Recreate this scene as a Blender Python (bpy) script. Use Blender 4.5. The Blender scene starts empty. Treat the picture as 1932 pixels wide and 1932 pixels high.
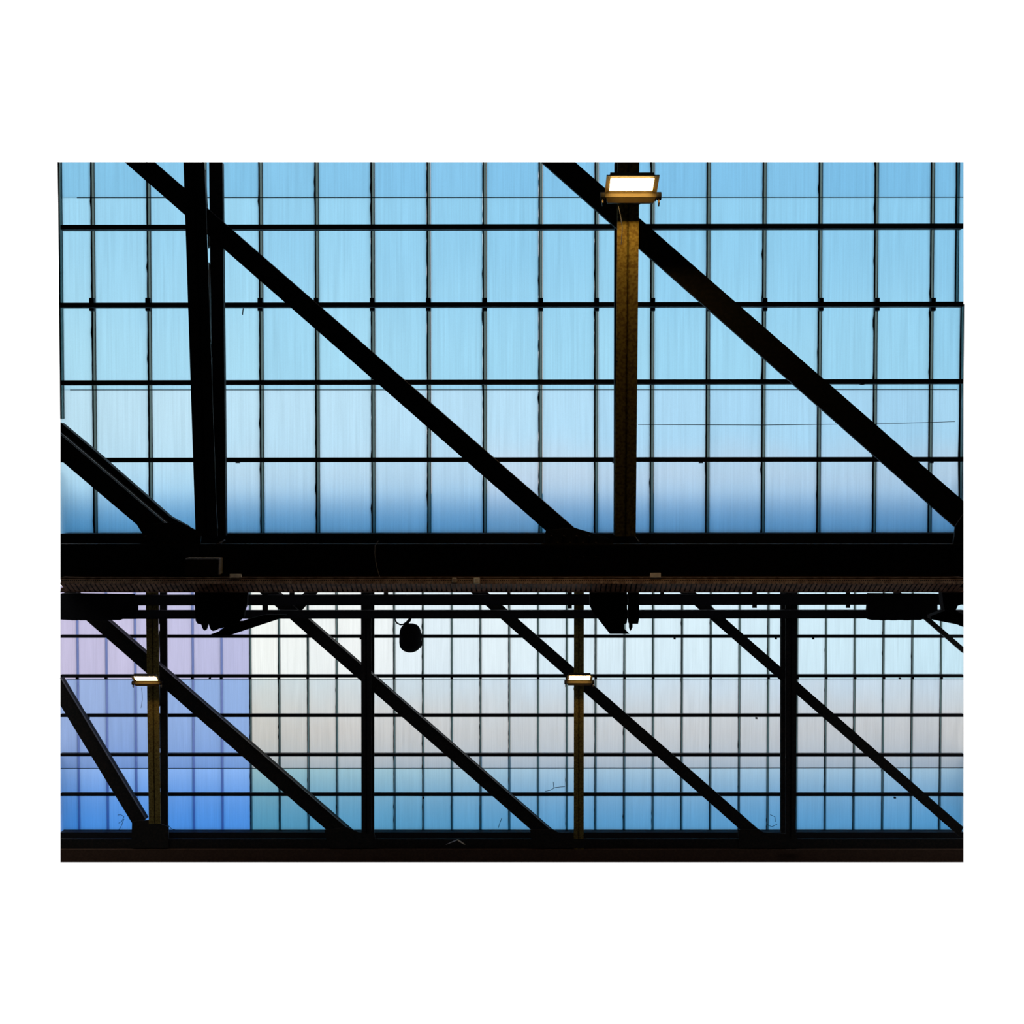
import bpy, math, random
from mathutils import Vector, Matrix
random.seed(7)
S = bpy.context.scene
col = S.collection
R = math.radians

# ------------------------------------------------------------------ camera, sky, exposure
PITCH, FPX, CX = R(26.6), 2400.0, 966.0
CAM = Vector((0, 0, 1.6))
cd = bpy.data.cameras.new('camera'); cam = bpy.data.objects.new('camera', cd); col.objects.link(cam)
cam.location = CAM; cam.rotation_euler = (math.pi/2 + PITCH, 0, 0)
cd.sensor_width = 36; cd.lens = FPX/1932*36; cd.clip_end = 300
S.camera = cam
SKY = 1.6
w = bpy.data.worlds.new('overcast_sky'); S.world = w; w.use_nodes = True
w.node_tree.nodes['Background'].inputs[0].default_value = (1, 1, 1, 1)
w.node_tree.nodes['Background'].inputs[1].default_value = SKY
vs = S.view_settings
vs.view_transform = 'Standard'; vs.look = 'None'; vs.exposure = 0; vs.gamma = 1; vs.use_curve_mapping = False
S.cycles.max_bounces = 8; S.cycles.diffuse_bounces = 5; S.cycles.transmission_bounces = 8

# ------------------------------------------------------------------ bays: two parallel roof glazings, 14.6 m apart
def ray(px, py):
    a, b = (px-CX)/FPX, -(py-CX)/FPX
    return Vector((a, math.cos(PITCH)-math.sin(PITCH)*b, math.sin(PITCH)+math.cos(PITCH)*b))
TAU = R(28.2)                                   # lean of the glazing from the vertical
XV, SV, NV = Vector((1, 0, 0)), Vector((0, -math.sin(TAU), math.cos(TAU))), Vector((0, math.cos(TAU), math.sin(TAU)))
class Bay: pass
A, B = Bay(), Bay()
A.O = CAM + ray(CX, 1006.5)*13.8; A.D = 13.8
B.O = CAM + ray(CX, 1570.5)*26.8; B.D = 26.8
def at(b, px, py, d=0.0):                        # point of the plane d in front of the glass of bay b
    r = ray(px, py); k = ((b.O - CAM).dot(NV) - d)/r.dot(NV)
    return CAM + r*k
def loc_s(b, p): return (p - b.O).dot(SV)
def pt(b, x, s, d): return Vector((x, 0, 0)) + Vector((0, b.O.y, b.O.z)) + SV*s - NV*d

# ------------------------------------------------------------------ materials
def srgb(r, g, b):
    f = lambda c: (c/255/12.92) if c/255 <= .04045 else ((c/255+.055)/1.055)**2.4
    return (f(r), f(g), f(b))
def new_mat(name):
    m = bpy.data.materials.new(name); m.use_nodes = True
    return m, m.node_tree.nodes, m.node_tree.links
def paint(name, c, rough=.6, c2=None, scale=25.0, spec=.25, metal=0, lo=.42, hi=.62):
    m, n, l = new_mat(name); p = n['Principled BSDF']
    p.inputs['Roughness'].default_value = rough; p.inputs['Metallic'].default_value = metal
    p.inputs['Specular IOR Level'].default_value = spec
    t = n.new('ShaderNodeTexNoise'); t.inputs['Scale'].default_value = scale; t.inputs['Detail'].default_value = 5
    g = n.new('ShaderNodeNewGeometry'); l.new(g.outputs['Position'], t.inputs['Vector'])
    r = n.new('ShaderNodeValToRGB'); l.new(t.outputs['Fac'], r.inputs['Fac'])
    r.color_ramp.elements[0].position = lo; r.color_ramp.elements[1].position = hi
    r.color_ramp.elements[0].color = (*c, 1); r.color_ramp.elements[1].color = (*(c2 or [k*1.25 for k in c]), 1)
    l.new(r.outputs['Color'], p.inputs['Base Color'])
    bp = n.new('ShaderNodeBump'); bp.inputs['Strength'].default_value = .15; bp.inputs['Distance'].default_value = .004
    l.new(t.outputs['Fac'], bp.inputs['Height']); l.new(bp.outputs['Normal'], p.inputs['Normal'])
    return m
M = {}
M['steel'] = paint('black_painted_steel', (.014, .013, .013), .7, (.024, .02, .017))
M['purlin'] = paint('purlin_paint', (.012, .012, .016), .7)
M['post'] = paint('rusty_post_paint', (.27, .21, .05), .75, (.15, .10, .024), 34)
M['edge'] = paint('pale_steel_and_highlight', (.60, .58, .60), .45, spec=.5)  # pale steel; also paints the highlight line on the near diagonals
M['edge_dim'] = paint('dim_steel_highlight', (.10, .095, .095), .6)  # dim highlight painted along the far diagonals
M['rust'] = paint('rusty_tray_steel', (.50, .33, .22), .8, (.30, .18, .12), 12)
M['rust2'] = paint('red_rust_rungs', (.46, .24, .15), .85, (.24, .13, .09), 9)
M['brown'] = paint('brown_flange_paint', (.07, .038, .024), .8)
M['bar'] = paint('glazing_bar_paint', (.02, .024, .022), .7)
M['plate'] = paint('pale_tag_plate', (.88, .80, .62), .6)
M['tag'] = paint('dull_tag_plate', (.62, .50, .36), .7)
M['black'] = paint('black_housing', (.008, .008, .009), .9, spec=.05)
M['cable'] = paint('black_cable', (.01, .01, .012), .5)
M['greycable'] = paint('grey_cable', (.35, .35, .36), .5)
M['lamp'] = paint('lamp_housing', (.06, .042, .015), .6, (.045, .03, .011), 8)
M['lamp_rim'] = paint('lamp_rear_rim', (.012, .009, .004), .7, spec=.05)
M['twig'] = paint('dry_twig', (.03, .035, .05), .8)
M['floor'] = paint('platform_asphalt', (.03, .03, .032), .9, scale=3)
M['hall'] = paint('dark_hall_boards', (.02, .02, .022), .9, scale=2)
M['slope'] = paint('pale_lilac_roofing', (.84, .76, .79), .8, (.80, .74, .78), scale=2)
def emit(name, c, k):
    m, n, l = new_mat(name); n.remove(n['Principled BSDF'])
    e = n.new('ShaderNodeEmission'); e.inputs[0].default_value = (*c, 1); e.inputs[1].default_value = k
    l.new(e.outputs[0], n['Material Output'].inputs[0]); return m
M['glow'] = emit('warm_lamp_glass', (1.0, .60, .17), 90)
M['glow_far'] = emit('warm_lamp_glass_far', (1.0, .62, .2), 34)

def glass(name, sky_grad=None, lo=0.0, hi=1.0, amount=0.0, streak=.07):
    """translucent reeded sheet; the tint is the object's colour; a sky light gradient is painted in between lo and hi of its height"""
    m, n, l = new_mat(name); n.remove(n['Principled BSDF'])
    oi = n.new('ShaderNodeObjectInfo'); g = n.new('ShaderNodeNewGeometry'); tc = n.new('ShaderNodeTexCoord')
    mp = n.new('ShaderNodeMapping'); mp.inputs['Scale'].default_value = (60, 1.1, 1.1); l.new(g.outputs['Position'], mp.inputs['Vector'])
    t = n.new('ShaderNodeTexNoise'); t.inputs['Scale'].default_value = 1; t.inputs['Detail'].default_value = 3; l.new(mp.outputs[0], t.inputs['Vector'])
    mr = n.new('ShaderNodeMapRange'); mr.inputs['From Min'].default_value = .25; mr.inputs['From Max'].default_value = .75
    mr.inputs['To Min'].default_value = 1-streak; mr.inputs['To Max'].default_value = 1+streak*.6; l.new(t.outputs['Fac'], mr.inputs['Value'])
    t2 = n.new('ShaderNodeTexNoise'); t2.inputs['Scale'].default_value = 110; t2.inputs['Detail'].default_value = 2; l.new(g.outputs['Position'], t2.inputs['Vector'])
    mr2 = n.new('ShaderNodeMapRange'); mr2.inputs['From Min'].default_value = .3; mr2.inputs['From Max'].default_value = .7
    mr2.inputs['To Min'].default_value = .975; mr2.inputs['To Max'].default_value = 1.015; l.new(t2.outputs['Fac'], mr2.inputs['Value'])
    mu = n.new('ShaderNodeMath'); mu.operation = 'MULTIPLY'; l.new(mr.outputs[0], mu.inputs[0]); l.new(mr2.outputs[0], mu.inputs[1])
    vm = n.new('ShaderNodeVectorMath'); vm.operation = 'SCALE'; l.new(oi.outputs['Color'], vm.inputs[0]); l.new(mu.outputs[0], vm.inputs['Scale'])
    out = vm.outputs[0]
    if sky_grad:
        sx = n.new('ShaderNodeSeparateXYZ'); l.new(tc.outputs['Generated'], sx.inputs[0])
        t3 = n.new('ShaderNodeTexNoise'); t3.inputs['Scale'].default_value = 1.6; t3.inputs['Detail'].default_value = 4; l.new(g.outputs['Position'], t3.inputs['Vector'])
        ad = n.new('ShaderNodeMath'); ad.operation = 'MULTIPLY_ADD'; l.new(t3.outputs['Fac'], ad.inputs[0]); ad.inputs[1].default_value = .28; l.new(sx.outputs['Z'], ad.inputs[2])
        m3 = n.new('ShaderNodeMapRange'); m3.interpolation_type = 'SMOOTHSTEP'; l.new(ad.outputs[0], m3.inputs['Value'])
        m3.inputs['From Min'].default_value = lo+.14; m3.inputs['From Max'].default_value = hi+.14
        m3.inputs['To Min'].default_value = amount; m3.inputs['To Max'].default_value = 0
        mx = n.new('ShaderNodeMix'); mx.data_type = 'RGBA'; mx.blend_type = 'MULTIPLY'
        l.new(m3.outputs[0], mx.inputs[0]); l.new(out, mx.inputs[6]); mx.inputs[7].default_value = (*sky_grad, 1); out = mx.outputs[2]
    tr = n.new('ShaderNodeBsdfTranslucent'); l.new(out, tr.inputs['Color'])
    l.new(tr.outputs[0], n['Material Output'].inputs[0]); return m
M['glass'] = glass('reeded_glass')
M['glass_sky_lilac'] = glass('reeded_glass_sky_lilac', (1.14, 1.0, .96), .35, .75, 1.0)  # lilac sky light painted into the lower part of the sheet
M['glass_sky_lilac_faint'] = glass('reeded_glass_sky_lilac_faint', (1.04, .985, .97), .35, .7, 1.0)  # the same lilac light, painted in more faintly
M['glass_sky_pale'] = glass('reeded_glass_sky_pale', (1.12, 1.065, 1.03), .1, .85, 1.0)  # paler low sky painted into the lower part of the sheet
M['glass_sky_grey'] = glass('reeded_glass_sky_grey', (1.03, .93, .865), .35, 1.1, 1.0)  # greyer light lower down painted into the sheet colour
M['tint_sheet'] = glass('added_blue_tint_sheet', streak=.03)  # for the added sheets that turn the glazing feet blue
M['seal'] = glass('sealing_strip', streak=.03)

# ------------------------------------------------------------------ mesh helpers
class MB:
    def __init__(s): s.v, s.f, s.m = [], [], []
    def poly(s, front, off, mi=0):               # front polygon extruded by the vector off
        o = len(s.v); n = len(front); s.v += list(front) + [p+off for p in front]
        s.f.append(tuple(range(o, o+n))); s.f.append(tuple(reversed(range(o+n, o+2*n))))
        for i in range(n): s.f.append((o+i, o+n+i, o+n+(i+1) % n, o+(i+1) % n))
        s.m += [mi]*(n+2); return s
    def box(s, p, ex, ey, ez, mi=0):             # corner p and three edge vectors
        return s.poly([p, p+ex, p+ex+ez, p+ez], ey, mi)
    def px(s, b, pts, d, t, mi=0):               # pixel polygon on plane d of a bay, t metres deep away from the viewer
        return s.poly([at(b, x, y, d) for x, y in pts], NV*t, mi)
    def tube(s, path, r, n=8, mi=0):
        rings = []
        for i, p in enumerate(path):
            a = path[max(i-1, 0)]; c = path[min(i+1, len(path)-1)]; t = (c-a).normalized()
            u = t.orthogonal().normalized() if i == 0 else (u - t*u.dot(t)).normalized(); v = t.cross(u)
            rr = r[i] if isinstance(r, (list, tuple)) else r
            o = len(s.v); s.v += [p + (u*math.cos(k*2*math.pi/n) + v*math.sin(k*2*math.pi/n))*rr for k in range(n)]; rings.append(o)
        for a, c in zip(rings, rings[1:]):
            for k in range(n): s.f.append((a+k, a+(k+1) % n, c+(k+1) % n, c+k)); s.m.append(mi)
        s.f.append(tuple(rings[0]+k for k in reversed(range(n)))); s.f.append(tuple(rings[-1]+k for k in range(n))); s.m += [mi, mi]
        return s
    def mesh(s, name, mat, org):
        me = bpy.data.meshes.new(name); me.from_pydata([v-org for v in s.v], [], s.f); me.materials.append(mat)
        import bmesh
        bm = bmesh.new(); bm.from_mesh(me); bmesh.ops.recalc_face_normals(bm, faces=bm.faces[:]); bm.to_mesh(me); bm.free()
        return me
    def build(s, name, mat, parent=None, org=None, world=None):
        """link as one object; world = world position of the parent"""
        if parent is not None and world is None: world = WPOS[parent.name]
        if org is None:
            org = world if parent is not None else Vector((sum(v.x for v in s.v)/len(s.v), sum(v.y for v in s.v)/len(s.v), min(v.z for v in s.v)))
        o = bpy.data.objects.new(name, s.mesh(name, mat, org)); col.objects.link(o)
        if parent is not None: o.parent = parent; o.location = org - world
        else: o.location = org
        WPOS[o.name] = org.copy(); return o
WPOS = {}
def copy_part(o, parent, wpos):                  # linked copy of a part moved to a world position
    c = o.copy(); col.objects.link(c); c.parent = parent; c.location = wpos - WPOS[parent.name]; WPOS[c.name] = wpos.copy(); return c
def tag(o, label=None, cat=None, group=None, kind=None):
    if label: o['label'] = label
    if cat: o['category'] = cat
    if group: o['group'] = group
    if kind: o['kind'] = kind
    return o
def empty(name, loc, label, cat=None, group=None, kind=None):
    o = bpy.data.objects.new(name, None); col.objects.link(o); o.location = loc; o.empty_display_size = .3
    WPOS[o.name] = Vector(loc); return tag(o, label, cat, group, kind)
def bevel(o, wd, seg=2):
    m = o.modifiers.new('bevel', 'BEVEL'); m.width = wd; m.segments = seg; m.limit_method = 'ANGLE'; return o
V = Vector
# ------------------------------------------------------------------ the hall around the viewer
def slab(name, x0, x1, y0, y1, z0, z1, mat, label):
    return tag(MB().box(V((x0, y0, z0)), V((x1-x0, 0, 0)), V((0, y1-y0, 0)), V((0, 0, z1-z0))).build(name, mat), label, kind='structure')
slab('floor', -13, 13, -14, 32, -.2, 0, M['floor'], 'dark asphalt platform floor below the roof')
slab('wall_back', -13, 13, -14.3, -14, 0, 13, M['hall'], 'dark boarded wall behind the viewer')
slab('wall_left', -13.3, -13, -14, 29, 0, 13, M['hall'], 'dark boarded wall far to the left of the roof bays')
slab('wall_right', 13, 13.3, -14, 29, 0, 13, M['hall'], 'dark boarded wall far to the right of the roof bays')
slab('ceiling', -13, 13, -14, 8.6, 13, 13.3, M['hall'], 'dark boarded ceiling above the viewer')

# ------------------------------------------------------------------ outside: roof slopes and added unseen blue sheets that shade the foot of each glazing
xa0, xa1 = at(A, 114, 1006).x, at(A, 1818, 1006).x
xb0, xb1 = at(B, 114, 1570).x, at(B, 1818, 1570).x
def roof(name, p0, p1, x0a, x1a, x0b, x1b, label):
    q = [V((x0a, p0.y, p0.z)), V((x1a, p0.y, p0.z)), V((x1b, p1.y, p1.z)), V((x0b, p1.y, p1.z))]
    return tag(MB().poly(q, V((0, 0, .05))).build(name, M['slope']), label, kind='structure')
GA, GB = (.43, .31), (1.42, 1.0)                 # height and distance from the glass of each added sheet's outer edge
pA = pt(A, 0, -.5, -GA[1]-.4); pB = at(B, CX, 1108, -.05)
xs0, xs1 = at(B, 116, 1108).x, at(B, 1816, 1108).x
roof('trim_1', pA, pB, xa0, xa1, xs0, xs1, 'pale lilac roof slope outside, between the two glazings')
pC = pt(B, 0, -.5, -GB[1]-.7)
roof('trim_2', pC, pC + V((0, 12.2, 5.2)), xb0, xb1, xb0*1.3, xb1*1.3, 'pale lilac roof slope outside, beyond the far glazing')
def added_sheet(name, b, x0, x1, g, rgb, label):  # unseen sheet added to make the blue darkening at the glazing foot
    a, c = pt(b, x0, -.45, -.04), pt(b, x0, g[0], -g[1]); w = V((x1-x0, 0, 0))
    m = MB().poly([a, a+w, c+w, c], V((0, .012, 0)))
    for x, e in ((x0, 1), (x1, -1)):                                 # returns that close both ends against the glass
        k = [pt(b, x, -.45, -.04), pt(b, x, g[0], -g[1]), pt(b, x, g[0]+.25, -.04)]
        m.poly([p*1 for p in k], XV*.012*e)
    o = tag(m.build(name, M['tint_sheet']), label, kind='structure')
    o.color = (*[math.sqrt(v) for v in rgb], 1); return o
added_sheet('added_sheet_near', A, xa0, xa1, GA, (.05, .38, .75), 'added blue translucent sheet outside, shading the foot of the near glazing')
added_sheet('added_sheet_far', B, xb0, xb1, GB, (.035, .33, .72), 'added blue translucent sheet outside, shading the foot of the far glazing')

# ------------------------------------------------------------------ glazing
def lerp(a, b, t): return tuple(a[i]+(b[i]-a[i])*t for i in range(len(a)))
def ramp(stops, x):
    if x <= stops[0][0]: return stops[0][1]
    for (x0, c0), (x1, c1) in zip(stops, stops[1:]):
        if x <= x1: return lerp(c0, c1, (x-x0)/(x1-x0))
    return stops[-1][1]
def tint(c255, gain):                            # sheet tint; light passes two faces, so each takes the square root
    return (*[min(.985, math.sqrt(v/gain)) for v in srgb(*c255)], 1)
GAP = .023
def glazing(name, b, label, cols_px, py0, rows, colours, mats, py_top, purlins, pw, laps, lapw, blue_until, extra, gain):
    """rows: list of (py top, py bottom); cols_px: bar positions measured at py0"""
    root = empty(name, pt(b, 0, 0, 0), label, kind='structure')
    xs = [at(b, p, py0).x for p in cols_px]
    PX0, PX1 = 114, 1818
    edges = [None] + xs + [None]
    share = {}
    for ri, (yt, yb) in enumerate(rows):
        st, sb = loc_s(b, at(b, CX, yt)), loc_s(b, at(b, CX, yb))
        for k in range(len(edges)-1):
            xl, xr = edges[k], edges[k+1]
            pxm = (cols_px[k-1] if k > 0 else PX0)*.5 + (cols_px[k] if k < len(cols_px) else PX1)*.5
            if xl is not None and xr is not None:
                key = (ri, round(xr-xl, 3), mats(ri, pxm)); c = pt(b, (xl+xr)/2, sb, 0)
                if key in share: o = copy_part(share[key], root, c)
                else:
                    h = (xr-xl)/2-GAP
                    m = MB().poly([pt(b, c.x-h, sb, 0), pt(b, c.x+h, sb, 0), pt(b, c.x+h, st, 0), pt(b, c.x-h, st, 0)], NV*.008)
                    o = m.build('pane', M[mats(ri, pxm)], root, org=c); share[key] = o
            else:
                L = lambda y: at(b, PX0, y) if xl is None else pt(b, xl+GAP, loc_s(b, at(b, CX, y)), 0)
                Q = lambda y: at(b, PX1, y) if xr is None else pt(b, xr-GAP, loc_s(b, at(b, CX, y)), 0)
                if (Q(yb)-L(yb)).x < .01: continue
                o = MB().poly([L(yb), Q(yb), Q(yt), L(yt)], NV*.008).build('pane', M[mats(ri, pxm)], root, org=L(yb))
            j = random.uniform(-3, 3)
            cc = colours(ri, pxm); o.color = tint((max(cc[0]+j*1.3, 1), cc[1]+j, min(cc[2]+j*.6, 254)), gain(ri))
    # glazing bars with a ragged putty edge and a pale sealing strip
    st, sb = loc_s(b, at(b, CX, py_top)), loc_s(b, at(b, CX, rows[-1][1]))
    def bar(x, s0, s1, blue):
        m = MB(); n = max(6, int((s1-s0)/.07)); lf = []
        for i in range(n+1):
            s = s0 + (s1-s0)*i/n
            r = random.uniform(0, .0035) + (random.uniform(.004, .009) if random.random() < .06 else 0)
            lf.append(pt(b, x-.0205-r, s, .008))
        rt = [pt(b, x-.0085, s1, .008), pt(b, x-.0085, s0, .008)]
        fr = lf + rt
        m.poly(fr, NV*.03)
        m.box(pt(b, x+.0165, s0, .004), XV*.0045, NV*.02, SV*(s1-s0))
        o = m.build('glazing_bar', M['bar'], root, org=pt(b, x, s0, 0))
        q = MB().box(pt(b, x-.009, s0, 0), XV*.0255, NV*.006, SV*(s1-s0)).build('sealing_strip', M['seal'], root, org=pt(b, x, s0, 0))
        q.color = (.34, .44, .62, 1) if blue else (.36, .45, .45, 1)
        return o
    for i, x in enumerate(xs):
        if cols_px[i] < blue_until:
            m = MB().box(pt(b, x-.022, sb, .006), XV*.044, NV*.012, SV*(st-sb))
            o = m.build('glazing_bar', M['seal'], root, org=pt(b, x, sb, 0)); o.color = (.50, .58, .84, 1)
            o2 = MB().box(pt(b, x-.018, sb, -.02), XV*.02, NV*.02, SV*(st-sb)).build('bar_cap', M['bar'], root, org=pt(b, x, sb, 0))
        else: bar(x, sb, st, False)
    for (px, y0, y1) in extra:
        x = at(b, px, (y0+y1)/2).x; bar(x, loc_s(b, at(b, CX, y0)), loc_s(b, at(b, CX, y1)), False)
    # purlins and sheet laps
    for (yl, yr) in purlins:
        m = MB().px(b, [(114, yl+pw/2), (1818, yr+pw/2), (1818, yr-pw/2), (114, yl-pw/2)], .16, .10)
        m.build('purlin', M['purlin'], root)
    for (yl, x0, x1) in laps:
        MB().px(b, [(x0, yl+lapw), (x1, yl+lapw-1), (x1, yl-1), (x0, yl)], .012, .010).build('lap_joint', M['bar'], root)
    cl = MB()
    for x in xs:
        if (x-CAM.x) and random.random() < .95:
            s = loc_s(b, at(b, CX, sum(purlins[1])/2)); hh = .062 if b is A else .045
            cl.box(pt(b, x-.026, s-hh-.012, .07), XV*.05, NV*.06, SV*(hh*2+.012))
    for k in range(10):
        px = random.uniform(140, 1800); yl, yr = random.choice(purlins); s = loc_s(b, at(b, CX, (yl+yr)/2+pw/2)); x = at(b, px, yl).x
        cl.box(pt(b, x-.02, s-.014, .15), XV*.04, NV*.05, SV*.03)
    tag(cl.build('glazing_clips', M['purlin'], root), kind='stuff')
    return root

# near glazing
colsA = [180.6 + 104.87*k for k in range(16)]
rowsA = [(306, 372.5), (372.5, 735.5), (735.5, 1008)]
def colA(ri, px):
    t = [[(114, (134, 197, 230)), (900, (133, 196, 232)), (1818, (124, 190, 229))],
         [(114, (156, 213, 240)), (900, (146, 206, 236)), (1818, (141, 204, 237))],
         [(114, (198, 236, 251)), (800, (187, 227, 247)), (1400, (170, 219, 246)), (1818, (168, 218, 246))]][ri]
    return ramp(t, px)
gA = glazing('window_1', A, 'near sloping band of pale blue reeded glass between the upper truss posts', colsA, 1006, rowsA, colA,
        lambda ri, px: 'glass_sky_pale' if ri == 1 else 'glass' if ri == 0 or px < 420 else 'glass_sky_lilac' if px > 880 else 'glass_sky_lilac_faint', 306,
        [(428.5, 426), (575.5, 573.5), (721.8, 719.5), (868, 866.5)], 8.8,
        [(372, 145, 1818), (735, 132, 1806)], 1.3, 0, [(1806, 306, 574), (1813.5, 574, 1006), (115.5, 306, 790)], lambda ri: 1.22)
mk = MB().px(A, [(114, 1033), (1818, 1033), (1818, 1006), (114, 1007)], .2, .24); mk.build('sill', M['purlin'], gA)
MB().px(A, [(1204, 801.5), (1440, 802.5), (1660, 800), (1802, 796), (1802, 795), (1660, 799), (1440, 801.3), (1204, 800.5)], .02, .01).build('crack', M['twig'], gA)

# far glazing
colsB = [149.8 + 54.08*k for k in range(31)]
rowsB = [(1106, 1281.5), (1281.5, 1449), (1449, 1572)]
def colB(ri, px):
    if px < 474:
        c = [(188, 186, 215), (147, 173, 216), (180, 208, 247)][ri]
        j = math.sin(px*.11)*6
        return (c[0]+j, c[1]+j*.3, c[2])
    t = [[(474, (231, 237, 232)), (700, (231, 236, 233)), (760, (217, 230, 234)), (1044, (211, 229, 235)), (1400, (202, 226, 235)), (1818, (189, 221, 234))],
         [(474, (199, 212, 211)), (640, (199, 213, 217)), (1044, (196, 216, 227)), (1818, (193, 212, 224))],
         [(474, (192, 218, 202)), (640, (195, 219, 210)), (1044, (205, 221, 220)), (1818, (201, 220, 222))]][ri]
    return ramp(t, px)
gB = glazing('window_2', B, 'far sloping band of glass below the near chord, white and lilac above, blue at its foot', colsB, 1570, rowsB, colB,
        lambda ri, px: ('glass_sky_grey' if ri == 1 and px > 474 else 'glass'), 1106,
        [(1200.8, 1200.8), (1276, 1275.6), (1350.3, 1350), (1424.5, 1425), (1499.4, 1499.6)], 5.4,
        [(1281.2, 125, 1818), (1449.4, 114, 1818)], 1.0, 474, [], lambda ri: 1.22)
MB().px(B, [(114, 1590), (1818, 1590), (1818, 1570.5), (114, 1570.5)], .2, .24).build('sill', M['purlin'], gB)

# ------------------------------------------------------------------ trusses
def diag(root, b, lo, up, lip, d, t, line=True):
    """lo, up: measured lower and upper edges [(x,y),(x,y)]; lip: px of side face seen above the front plate at both ends"""
    u = [(up[0][0]-lip[0], up[0][1]), (up[1][0]-lip[1], up[1][1])]
    o = MB().px(b, [lo[0], lo[1], u[1], u[0]], d, t).build('diagonal', M['steel'], root)
    if line:  # pale strip stands in for the highlight on the front edge
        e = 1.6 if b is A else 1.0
        MB().px(b, [(u[0][0]-e, u[0][1]), (u[1][0]-e, u[1][1]), u[1], u[0]], d+.05, .06).build('highlight_strip', M['edge' if b is A else 'edge_dim'], o, world=WPOS[o.name])
    return o
def rivets(parent, b, pts, d, r=.016):
    m = MB()
    for x, y in pts:
        p = at(b, x, y, d); m.tube([p, p-NV*.008, p-NV*.012], [r, r*.8, r*.3], 7)
    return tag(m.build('rivets', M['steel'], parent), kind='stuff')
def post(root, b, front, back, dtop, dbot, slit, side, mat, lace=.8):
    """front/back: [(xl, xr, y) top, (xl, xr, y) bottom]; a pair of members tied by lacing bars"""
    (al, ar, ay), (bl, br, by) = front
    pf = []
    gapx = .5 if b is A else .45
    for s in (-1, 1):
        ma, mb_ = (al+ar)/2, (bl+br)/2
        xa = (al, ma-gapx) if s < 0 else (ma+gapx, ar); xb = (bl, mb_-gapx) if s < 0 else (mb_+gapx, br)
        q = [at(b, xb[0], by, dbot), at(b, xb[1], by, dbot), at(b, xa[1], ay, dtop), at(b, xa[0], ay, dtop)]
        m = MB().poly(q, NV*.014)
        i0, i1 = (1, 2) if s < 0 else (0, 3)                     # inner leg of the angle, running away from the viewer
        dx = XV*(-.012*s*-1) if s > 0 else XV*-.012
        m.poly([q[i0], q[i0]+dx, q[i1]+dx, q[i1]], NV*.04)
        m.build('post_angle', mat, root)
    # tie plates bridge the two angles
    for k in range(5):
        t = (k+.5)/5; y = ay+(by-ay)*t; xl, xr = al+(bl-al)*t, ar+(br-ar)*t; d = dtop+(dbot-dtop)*t; hh = 9 if b is A else 4.5
        MB().px(b, [(xl+2, y+hh), (xr-2, y+hh), (xr-2, y-hh), (xl+2, y-hh)], d-.015, .012).build('tie_plate', mat, root)
    MB().poly([at(b, (bl+br)/2-3*(b.D and 13.8/b.D), by, dbot-.03), at(b, (bl+br)/2+3*13.8/b.D, by, dbot-.03), at(b, (al+ar)/2+3*13.8/b.D, ay, dtop-.03), at(b, (al+ar)/2-3*13.8/b.D, ay, dtop-.03)], NV*.012).build('web_plate', M['steel'], root)
    (cl, cr, cy), (dl, dr, dy) = back
    db = .34
    MB().poly([at(b, dl, dy, db), at(b, dr, dy, db), at(b, cr, cy, db), at(b, cl, cy, db)], NV*.08).build('rear_post', M['steel'], root)
    # zigzag lacing between the front and rear member
    P = lambda t: (at(b, (ar if side > 0 else al)*(1-t)+(br if side > 0 else bl)*t, ay+(by-ay)*t, dtop+(dbot-dtop)*t) - NV*-.02)
    Q = lambda t: at(b, (cl if side > 0 else cr)*(1-t)+(dl if side > 0 else dr)*t, cy+(dy-cy)*t, db)
    L = (P(0)-P(1)).length; n = max(2, int(L/lace))
    for k in range(n):
        t0, t1 = (k+.1)/n, (k+.9)/n
        p, q = (P(t0), Q(t1)) if k % 2 == 0 else (P(t1), Q(t0))
        dr_ = (q-p).normalized(); sd = dr_.cross(XV).normalized()*.035
        MB().poly([p-sd, q-sd, q+sd, p+sd], XV*.012*(-side)).build('lacing_bar', M['steel'], root)

# near truss
tA = empty('roof_truss', at(A, CX, 1090, .6), 'large near black steel truss with riveted chord crossing the middle of the view', 'truss')
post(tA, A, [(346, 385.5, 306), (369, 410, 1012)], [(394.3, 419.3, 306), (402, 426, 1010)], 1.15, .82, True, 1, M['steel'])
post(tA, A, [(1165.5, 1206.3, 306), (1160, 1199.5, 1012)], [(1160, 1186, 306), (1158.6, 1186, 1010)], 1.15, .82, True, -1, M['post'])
diag(tA, A, [(235, 306), (1050, 1019)], [(300.5, 306), (1109, 1016)], (8, 1.5), .72, .18)
# the right diagonal ends at the edge of the built bay
diag(tA, A, [(1022, 306), (1818, 1008)], [(1085.5, 306), (1818, 945.5)], (0, 0), .72, .05, False)
o0 = MB().px(A, [(114, 868), (270, 1000), (330, 1004), (114, 820)], .72, .30).build('diagonal', M['steel'], tA)
MB().px(A, [(114, 818.2), (328, 1000.5), (330, 1000), (114, 815.8)], .724, .01).build('highlight_strip', M['edge'], o0, world=WPOS[o0.name])
MB().px(A, [(114, 817), (330, 1000), (330, 995), (150, 850), (114, 797), ], .6, .2)
MB().px(A, [(114, 820), (330, 1004), (362, 1004), (352, 992), (320, 974.5), (178.6, 850.5), (114, 797)], .55, .1).build('rear_flange', M['purlin'], o0, world=WPOS[o0.name])
m = MB().px(A, [(114, 1092), (1818, 1092), (1818, 1026), (114, 1026)], .80, .04); bot = m.build('bottom_chord', M['steel'], tA)
MB().px(A, [(114, 1029.6), (1818, 1029.6), (1818, 1026), (114, 1026)], .86, .06).build('chord_angle', M['steel'], tA)
MB().px(A, [(114, 1094), (1818, 1094), (1818, 1089), (114, 1089)], .95, .5).build('bottom_flange', M['brown'], tA)
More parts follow.
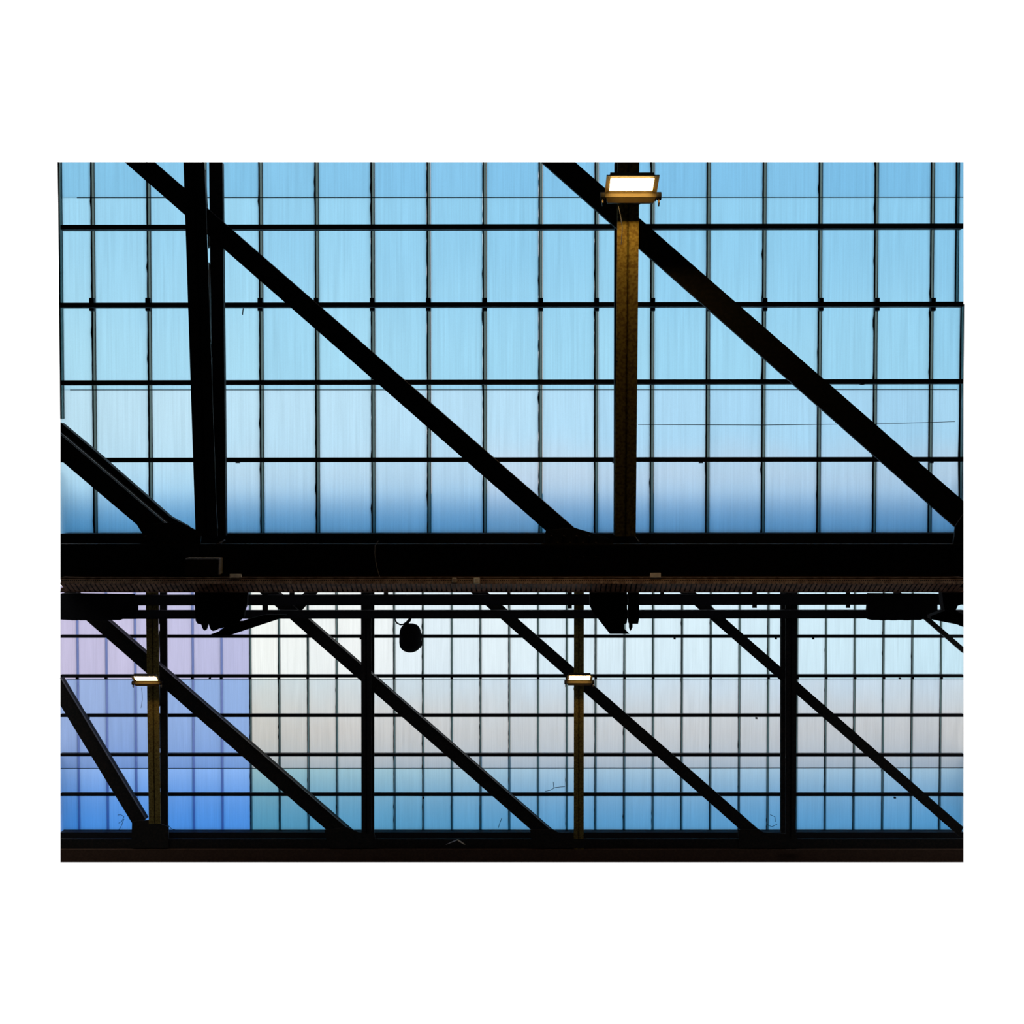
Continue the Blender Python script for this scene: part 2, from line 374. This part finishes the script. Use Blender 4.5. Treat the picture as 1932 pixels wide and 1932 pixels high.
g0 = MB().px(A, [(258, 990), (268, 1006), (262, 1062), (372, 1062), (380, 1006), (340, 985)], .835, .03).build('gusset_plate', M['steel'], tA)
rivets(g0, A, [(275+22*i+(j % 2)*11, 1012+13*j) for j in range(4) for i in range(4)], .836)
g1 = MB().px(A, [(1030, 1000), (1020, 1062), (1150, 1062), (1158, 1020), (1122, 1007), (1085, 996)], .835, .03).build('gusset_plate', M['steel'], tA)
rivets(g1, A, [(1040+24*i+(j % 2)*12, 1012+13*j) for j in range(4) for i in range(4)], .836)
g2 = MB().px(A, [(1803, 992), (1818, 970), (1818, 1062), (1794, 1062)], .835, .03).build('gusset_plate', M['steel'], tA)
g3 = MB().px(A, [(1552, 1042), (1625, 1042), (1625, 1080), (1552, 1080)], .815, .015).build('splice_plate', M['steel'], tA)
rivets(g3, A, [(1560+19*i+(j % 2)*8, 1049+13*j) for j in range(3) for i in range(4)], .816)
for x in (408, 1198):                              # small bright cleats at the feet of the posts
    MB().px(A, [(x, 1026), (x+2, 1030), (x+17, 1019), (x+15, 1018)] if x < 500 else [(x, 1012), (x+1, 1012), (x+9, 1022), (x+7, 1022)], .85, .01).build('cleat', M['edge'], tA)

# far truss
tB = empty('roof_truss', at(B, CX, 1626, .6), 'far black steel truss with four posts along the bottom of the view', 'truss')
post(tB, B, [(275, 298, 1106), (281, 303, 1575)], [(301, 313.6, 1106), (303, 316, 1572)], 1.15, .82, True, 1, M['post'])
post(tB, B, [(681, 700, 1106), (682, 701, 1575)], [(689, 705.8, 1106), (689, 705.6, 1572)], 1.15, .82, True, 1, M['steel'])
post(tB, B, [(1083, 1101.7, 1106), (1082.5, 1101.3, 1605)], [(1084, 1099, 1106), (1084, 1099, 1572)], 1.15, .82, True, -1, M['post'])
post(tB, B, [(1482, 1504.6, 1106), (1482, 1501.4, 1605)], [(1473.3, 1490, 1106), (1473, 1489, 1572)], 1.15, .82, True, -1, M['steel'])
k1 = .874
diag(tB, B, [(114, 1331), (252, 1558)], [(120, 1279), (281, 1546)], (6, 6), .72, .2)
diag(tB, B, [(114, 1128), (630, 1578)], [(138, 1106), (684, 1584)], (8, 4), .72, .2)
diag(tB, B, [(476.5, 1106), (1016, 1578)], [(517.5, 1106), (1062, 1584)], (6, 2), .72, .2)
diag(tB, B, [(875, 1106), (1411, 1578)], [(908, 1106), (1453, 1584)], (1.5, 0), .72, .06, False)
diag(tB, B, [(1269, 1106), (1810, 1578)], [(1299, 1106), (1818, 1560.5)], (0, 0), .72, .05, False)
MB().px(B, [(1672, 1106), (1818, 1232.5), (1818, 1221), (1686, 1106)], .72, .1).build('diagonal', M['steel'], tB)
MB().px(B, [(540, 1166), (562, 1160), (610, 1106), (588, 1106), (560, 1130), (536, 1160)], .70, .05).build('knee_brace', M['steel'], tB)
MB().px(B, [(114, 1627), (1818, 1627), (1818, 1583), (114, 1583)], .80, .05).build('bottom_chord', M['steel'], tB)
MB().px(B, [(114, 1627), (1818, 1627), (1818, 1603), (114, 1603)], .86, .06).build('bottom_flange', M['brown'], tB)
for q in ([(249, 1550), (248, 1600), (318, 1600), (318, 1560), (283, 1547)], [(612, 1566), (620, 1600), (712, 1600), (706, 1572), (676, 1570.5), (655, 1561)],
          [(1000, 1566), (1005, 1600), (1106, 1600), (1100, 1573), (1053, 1570.5), (1043, 1565)], [(1392, 1566), (1396, 1600), (1508, 1600), (1503, 1574), (1440, 1570.5), (1432, 1565)]):
    MB().px(B, q, .835, .03).build('gusset_plate', M['steel'], tB)
MB().px(B, [(1475, 1611), (1510, 1611), (1508, 1603), (1477, 1603)], .94, .03).build('base_plate', M['brown'], tB)

# ------------------------------------------------------------------ tie beams of the far bay with their hangers
def beam(ytl, ytr, ybl, ybr, d, label, hang):
    o = MB().px(B, [(114, ybl), (1818, ybr), (1818, ytr), (114, ytl)], d, .12).build('tie_beam', M['purlin'])
    tag(o, label, 'beam', None)
    for (x0, x1, y0, y1) in hang:
        MB().px(B, [(x0, y1), (x1, y1), (x1, y0), (x0, y0)], d-.02, .05).build('hanger', M['steel'], o, world=WPOS[o.name])
    return o
beam(1123, 1121, 1142.6, 1141, 1.45, 'dark horizontal steel beam just under the cable tray, upper of the two',
     [(546, 555, 1106, 1124), (724, 732, 1106, 1124), (957, 963, 1106, 1124), (1071, 1079, 1106, 1148), (1246, 1253, 1106, 1124), (1420, 1428, 1106, 1147), (1597, 1604, 1106, 1147), (495, 505, 1106, 1152)])
beam(1152, 1151.3, 1167.8, 1167, 1.45, 'dark horizontal steel beam below the cable tray, lower of the two', [])

# ------------------------------------------------------------------ cable tray under the near chord
P0 = at(A, CX, 1101.5, 1.1); Yn, Zb = P0.y, P0.z
def at_y(px, py, Y):
    r = ray(px, py); return CAM + r*((Y-CAM.y)/r.y)
def at_z(px, py, Z):
    r = ray(px, py); return CAM + r*((Z-CAM.z)/r.z)
Yf = at_z(CX, 1117, Zb).y; Zt = at_y(CX, 1089, Yn).z; e0, e1 = at_z(114, 1117, Zb).x, at_z(1818, 1117, Zb).x
x0, x1 = at_y(114, 1100, Yn).x, at_y(1818, 1100, Yn).x
tray = empty('cable_tray', (0, Yn, Zb), 'rusty brown perforated cable tray running under the near chord', 'cable tray')
MB().box(V((x0, Yn, Zb)), V((x1-x0, 0, 0)), V((0, .004, 0)), V((0, 0, Zt-Zb))).build('side_rail', M['rust'], tray)
MB().box(V((x0, Yn-.006, Zt-.006)), V((x1-x0, 0, 0)), V((0, .02, 0)), V((0, 0, .006))).build('rail_lip', M['rust'], tray)
MB().box(V((e0, Yf, Zb)), V((e1-e0, 0, 0)), V((0, .004, 0)), V((0, 0, .05))).build('side_rail', M['rust2'], tray)
MB().box(V((e0, Yf-.012, Zb-.003)), V((e1-e0, 0, 0)), V((0, .014, 0)), V((0, 0, .003))).build('rail_lip', M['rust2'], tray)
m = MB(); n = 180; st = (x1-x0)/n
for k in range(-3, n+3):                             # the ends of the tray are cut on the skew
    xa = x0+k*st; ya = Yn+.004
    if xa < x0: ya = Yn + (Yf-Yn)*min(1, (x0-xa)/(x0-e0))
    if xa+st*.7 > x1: ya = Yn + (Yf-Yn)*min(1, (xa+st*.7-x1)/(e1-x1))
    if Yf-ya > .01: m.box(V((xa, ya, Zb)), V((st*.7, 0, 0)), V((0, Yf-ya, 0)), V((0, 0, .006)))
tag(m.build('rungs', M['rust2'], tray), kind='stuff')
MB().box(V((x0, Yn+.02, Zb+.012)), V((x1-x0, 0, 0)), V((0, Yf-Yn-.04, 0)), V((0, 0, .03))).build('cable_bundle', M['cable'], tray)
m = MB()
for k in range(430):
    m.box(V((x0+(k+.5)*(x1-x0)/430-.006, Yn-.0015, Zb+.03)), V((.012, 0, 0)), V((0, .0014, 0)), V((0, 0, .011)))
    if k % 2 == 0: m.box(V((x0+(k+.5)*(x1-x0)/430-.007, Yn-.0015, Zb+.006)), V((.014, 0, 0)), V((0, .0014, 0)), V((0, 0, .009)))
tag(m.build('perforations', M['black'], tray), kind='stuff')
for px in (200, 560, 930, 1300, 1700):               # brackets that hang the tray from the chord's bottom flange
    q = at(A, px, 1091.5, .75); x = q.x
    MB().tube([V((x, Yf-.02, Zb+.02)), V((x, q.y, Zb+.06)), q], .014, 8).build('support_bracket', M['steel'], tray)
for (xa, xb, ya, yb, mt, lb) in ((853, 861.5, 1090, 1098.5, 'tag', 'small dull square plate on the tray rail, left of its brighter neighbour'), (893.5, 905, 1089.8, 1101, 'plate', 'small pale square plate on the tray rail below the near chord'),
                         (1226.5, 1247, 1080.5, 1090, 'tag', 'dull brown plate standing on the tray rail right of the lit post'), (433, 455.5, 1082.5, 1090.5, 'tag', 'dull brown plate standing on the tray rail right of the grey box')):
    q = [at_y(xa, yb, Yn-.012), at_y(xb, yb, Yn-.012), at_y(xb, ya, Yn-.012), at_y(xa, ya, Yn-.012)]
    o = tag(MB().poly(q, V((0, .022, 0))).build('tag_plate', M[mt]), lb, 'plate'); bevel(o, .004)
    c = sum(q, V())/4
    if xb-xa < 13:
        MB().poly([c+(p-c)*.55+V((0, -.002, 0)) for p in q], V((0, .003, 0))).build('plate_face', M['tag' if mt == 'plate' else 'rust'], o, world=WPOS[o.name])
# grey edged box on the near chord
bx = empty('junction_box', at(A, 380, 1088, .95), 'dark box with a pale metal rim on the near chord under the left post', 'box')
bevel(MB().px(A, [(346, 1088), (413, 1088), (411.5, 1055), (351, 1055)], .95, .12).build('box_body', M['brown'], bx), .01)
MB().px(A, [(350, 1055.4), (413, 1055.4), (414, 1053), (350.5, 1053)], .97, .14).build('rim', M['edge'], bx)
MB().px(A, [(411.6, 1084), (413.6, 1084), (414.5, 1054), (412.5, 1054)], .97, .14).build('rim', M['edge'], bx)
MB().px(A, [(345.5, 1088), (347, 1088), (351, 1055), (350, 1055)], .96, .12).build('rim', M['steel'], bx)
tag(MB().tube([at(A, x, y, .9) for x, y in ((714, 1020), (707.5, 1030), (707, 1045), (709, 1060), (712, 1075), (717, 1090))], .0045, 6).build('cable', M['greycable']),
    'thin grey cable hanging down the near chord', 'cable')

# ------------------------------------------------------------------ floodlights on the lit posts
def floodlight(b, px_l, px_r, py, d, tilt, label):
    """py: image row of the back edge of the glass; the panel juts towards the viewer and faces down"""
    c = at(b, (px_l+px_r)/2, py, d); wd = (at(b, px_r, py, d)-at(b, px_l, py, d)).x
    root = empty('floodlight', c, label, 'floodlight')
    t = R(tilt); f = V((0, -math.cos(t), math.sin(t))); u = V((0, math.sin(t), math.cos(t)))     # f: towards the viewer along the panel, u: panel up
    Ld = .27; W = wd/2
    q = [c-XV*W, c+XV*W, c+XV*W+f*Ld, c-XV*W+f*Ld]                    # outer rim of the frame, then the inner rim, recessed
    k = [c-XV*(W-.045)+f*.012+u*.018, c+XV*(W-.045)+f*.012+u*.018, c+XV*(W-.045)+f*(Ld-.062)+u*.018, c-XV*(W-.045)+f*(Ld-.062)+u*.018]
    for i in range(4):
        j = (i+1) % 4
        MB().poly([q[i], q[j], k[j], k[i]], u*.012).build('frame', M['lamp_rim'] if i == 0 else M['lamp'], root)
    g = MB().poly(k, u*.01).build('lamp_glass', M['glow' if b is A else 'glow_far'], root)
    MB().poly([c-XV*(W-.03)+f*.006+u*.0285, c+XV*(W-.03)+f*.006+u*.0285, c+XV*(W-.04)+f*(Ld-.05)+u*.0285, c-XV*(W-.04)+f*(Ld-.05)+u*.0285], u*.05).build('lamp_back', M['lamp'], root)
    h = .048
    hs = MB().box(c-XV*(W-.004)+V((0, 0, -h))-f*.002, XV*(wd-.008), V((0, .06, 0)), V((0, 0, h+.05))).build('housing', M['lamp_rim'], root)
    MB().poly([c-XV*(W-.01)+V((0, .004, -h)), c+XV*(W-.01)+V((0, .004, -h)), c+XV*(W-.03)+V((0, .05, -h-.03)), c-XV*(W-.03)+V((0, .05, -h-.03))], V((0, .05, .03))).build('driver_box', M['lamp'], root)
    for s in (-1, 1):
        k = c+XV*s*(W+.022)
        MB().tube([k-XV*.022+V((0, .02, -.02)), k+XV*.022+V((0, .02, -.02))], .04, 12).build('pivot_knob', M['black'], root)
        MB().box(k+XV*-.006+V((0, .02, -.10)), XV*.012, V((0, .06, 0)), V((0, 0, .10))).build('bracket_arm', M['lamp'], root)
    MB().box(c+V((-.10, .06, -.05)), XV*.20, V((0, .05, 0)), V((0, 0, .06))).build('mount', M['steel'], root)
    p = [c+V((-.12, .07, -.10)), c+V((-.10, .10, -.20)), c+V((-.085, .13, -.32)), c+V((-.10, .16, -.5))]
    MB().tube(p, .004, 6).build('lead', M['cable'], root)
    return root
floodlight(A, 1141, 1239, 364.5, 1.25, -4, 'bright warm floodlight on the near lit post at the top of the view')
floodlight(B, 253, 302, 1286, 1.25, 4, 'small glowing floodlight on the far post at the lower left')
floodlight(B, 1069, 1117, 1284.8, 1.25, 4, 'small glowing floodlight on the far post right of the hanging loudspeaker')

# ------------------------------------------------------------------ things hanging between the near chord and the far beams
ls = empty('loudspeaker', at(B, 774, 1176, 1.25), 'black barrel shaped loudspeaker hanging below the lower beam', 'loudspeaker')
prof = [(1176.3, 1), (1176.8, 7), (1179, 13), (1184, 17.6), (1190, 19.8), (1198, 20.6), (1212, 20.8), (1219, 20), (1224, 17), (1228, 12.2), (1230.6, 6), (1231, 1)]
pw = (at(B, 775, 1200, 1.25)-at(B, 774, 1200, 1.25)).length
bm_ = MB().tube([at(B, 774, y, 1.25) for y, r in prof], [r*pw for y, r in prof], 28).build('body', M['black'], ls)
for p in bm_.data.polygons: p.use_smooth = len(p.vertices) == 4
MB().tube([at(B, x, y, 1.25) for x, y in ((793, 1194), (796, 1200), (796.4, 1208), (795, 1217), (792, 1222))], .016, 8).build('side_bracket', M['steel'], ls)
MB().tube([at(B, x, y, 1.25) for x, y in ((764, 1181), (768, 1176), (773, 1170), (775, 1164))], .028, 8).build('hanging_arm', M['steel'], ls)
MB().tube([at(B, x, y, 1.27) for x, y in ((745, 1160), (745.5, 1170), (749, 1175.5), (755, 1178.6), (761, 1178), (767, 1173.5), (772, 1168))], .015, 8).build('cable_loop', M['cable'], ls)

f1 = empty('light_fitting', at(A, 420, 1118, .7), 'dark fitting with drooping cable loops below the left post of the near truss', 'light fitting')
MB().px(A, [(367.5, 1143), (369, 1171), (373, 1177), (379, 1178), (395, 1176), (413, 1186), (440, 1180), (460, 1165), (462, 1150), (466, 1140), (468, 1092), (367.5, 1092)], .75, .06).build('housing', M['black'], f1)
for lobe in ([(374, 1170), (377, 1177), (379.5, 1178.5), (381, 1184), (383.5, 1189), (386, 1190.3), (388.5, 1189), (390.8, 1184), (392.4, 1177), (393, 1170)],
             [(392.6, 1170), (393.4, 1178), (395.5, 1185), (398, 1189.5), (402, 1191), (408, 1189), (414, 1185.5), (425, 1178), (425, 1170)]):
    bevel(MB().px(A, lobe, .76, .05).build('cable_loop', M['cable'], f1), .008)
MB().px(A, [(397, 1197.3), (410, 1199), (435, 1198.2), (474, 1185), (526, 1168), (540, 1160), (500, 1160), (466, 1169), (456, 1172.3), (440, 1172), (418, 1187), (412, 1192)], .72, .06).build('angled_panel', M['black'], f1)
f2 = empty('light_fitting', at(A, 1165, 1118, .7), 'dark tapered fitting below the lit post of the near truss', 'light fitting')
MB().px(A, [(1113, 1143), (1117, 1152), (1130, 1169.5), (1150.5, 1196), (1187.5, 1196), (1177, 1186), (1176.5, 1178), (1182.5, 1176), (1183.5, 1168), (1182.5, 1092), (1113, 1092)], .75, .10).build('housing', M['black'], f2)
MB().px(A, [(1186, 1170), (1187, 1177), (1204, 1177), (1205.5, 1168), (1206, 1150), (1205, 1092), (1184.8, 1092), (1186, 1140)], .75, .1).build('side_box', M['black'], f2)
MB().tube([at(A, x, y, .72) for x, y in ((1190, 1172), (1190, 1183), (1189.6, 1186), (1189.4, 1190))], [.02, .02, .014, .003], 10).build('pointed_end', M['black'], f2)
f3 = tag(MB().px(A, [(1757, 1168.5), (1800, 1177), (1814, 1180.5), (1818, 1183), (1818, 1160), (1803, 1152), (1807, 1143), (1818, 1139), (1818, 1092), (1776, 1092), (1780, 1143), (1783.5, 1152), (1757, 1162)], .75, .12).build('light_fitting', M['black']),
         'dark slanted fitting at the right end under the cable tray', 'light fitting')
def panel_box(pts, label, lug):
    r = MB().px(B, pts, 1.62, .15).build('service_box', M['black']); tag(r, label, 'box', None)
    m = MB()
    for x in lug: m.px(B, [(x, 1170.5), (x+12, 1170.5), (x+10, 1168), (x+2, 1168)], 1.64, .04)
    tag(m.build('bottom_lugs', M['black'], r, world=WPOS[r.name]), kind='stuff'); return r
panel_box([(114, 1169), (130, 1170), (226, 1170), (232, 1168), (256.5, 1168), (257, 1142), (250, 1121.5), (114, 1120)], 'long dark box fixed over the beams at the left end', (134, 150, 185))
panel_box([(1636, 1168), (1645, 1170), (1736, 1170), (1742, 1168), (1769, 1168), (1769, 1143), (1769, 1121), (1640, 1120)], 'long dark box fixed over the beams near the right end', (1660, 1680, 1705))

# ------------------------------------------------------------------ small litter
wg = empty('bent_bracket', at(B, 859, 1593, .9), 'small pale bent metal strip on the far chord', 'bracket')
MB().px(B, [(841, 1593.5), (843, 1593.5), (864, 1585.5), (863, 1584)], .9, .01).build('strip_arm', M['edge'], wg)
MB().px(B, [(863, 1584), (864, 1587), (875, 1593.5), (878, 1593.5), (866, 1585)], .9, .01).build('strip_arm', M['plate'], wg)
def twig(b, paths, lab, r=.006):
    m = MB()
    for p in paths: m.tube([at(b, x, y, .012) for x, y in p], r, 5)
    return tag(m.build('twig', M['twig']), lab, 'twig')
twig(B, [[(1028, 1493), (1038, 1491), (1047, 1486), (1056, 1485), (1066, 1484)], [(1045, 1487), (1044.5, 1480), (1044, 1475)]], 'forked dark twig on the far glass left of the right lit post')
twig(B, [[(940, 1562), (943, 1553), (947, 1543)]], 'short straight twig on the lowest far panes right of the second post')
twig(B, [[(222, 1538), (228, 1537), (234, 1541), (230, 1549), (224, 1553)], [(223, 1568), (229, 1558), (234, 1545)]], 'curled twig on the blue panes at the lower left')
twig(B, [[(318, 1558), (324, 1564), (335, 1567), (350, 1567.5)]], 'thin twig on the sill beside the left lit post')
twig(B, [[(1448, 1556), (1456, 1560), (1466, 1555)], [(1453, 1537), (1462, 1541), (1463, 1550)]], 'scribbled fine twig on the low pane left of the fourth post')
twig(A, [[(459, 582), (458, 588), (457.5, 594)]], 'tiny dark sliver on the near glass right of the left post')

# ------------------------------------------------------------------ repeats
for o in list(col.objects):
    if o.parent is None:
        g = {'floodlight': 'floodlights on the truss posts', 'roof_truss': 'riveted roof trusses', 'tie_beam': 'tie beams under the cable tray', 'tag_plate': 'small plates on the tray rail',
             'light_fitting': 'dark fittings under the near chord', 'service_box': 'long dark boxes on the tie beams', 'twig': 'twigs lying on the glass'}.get(o.name.split('.')[0])
        if g: o['group'] = g
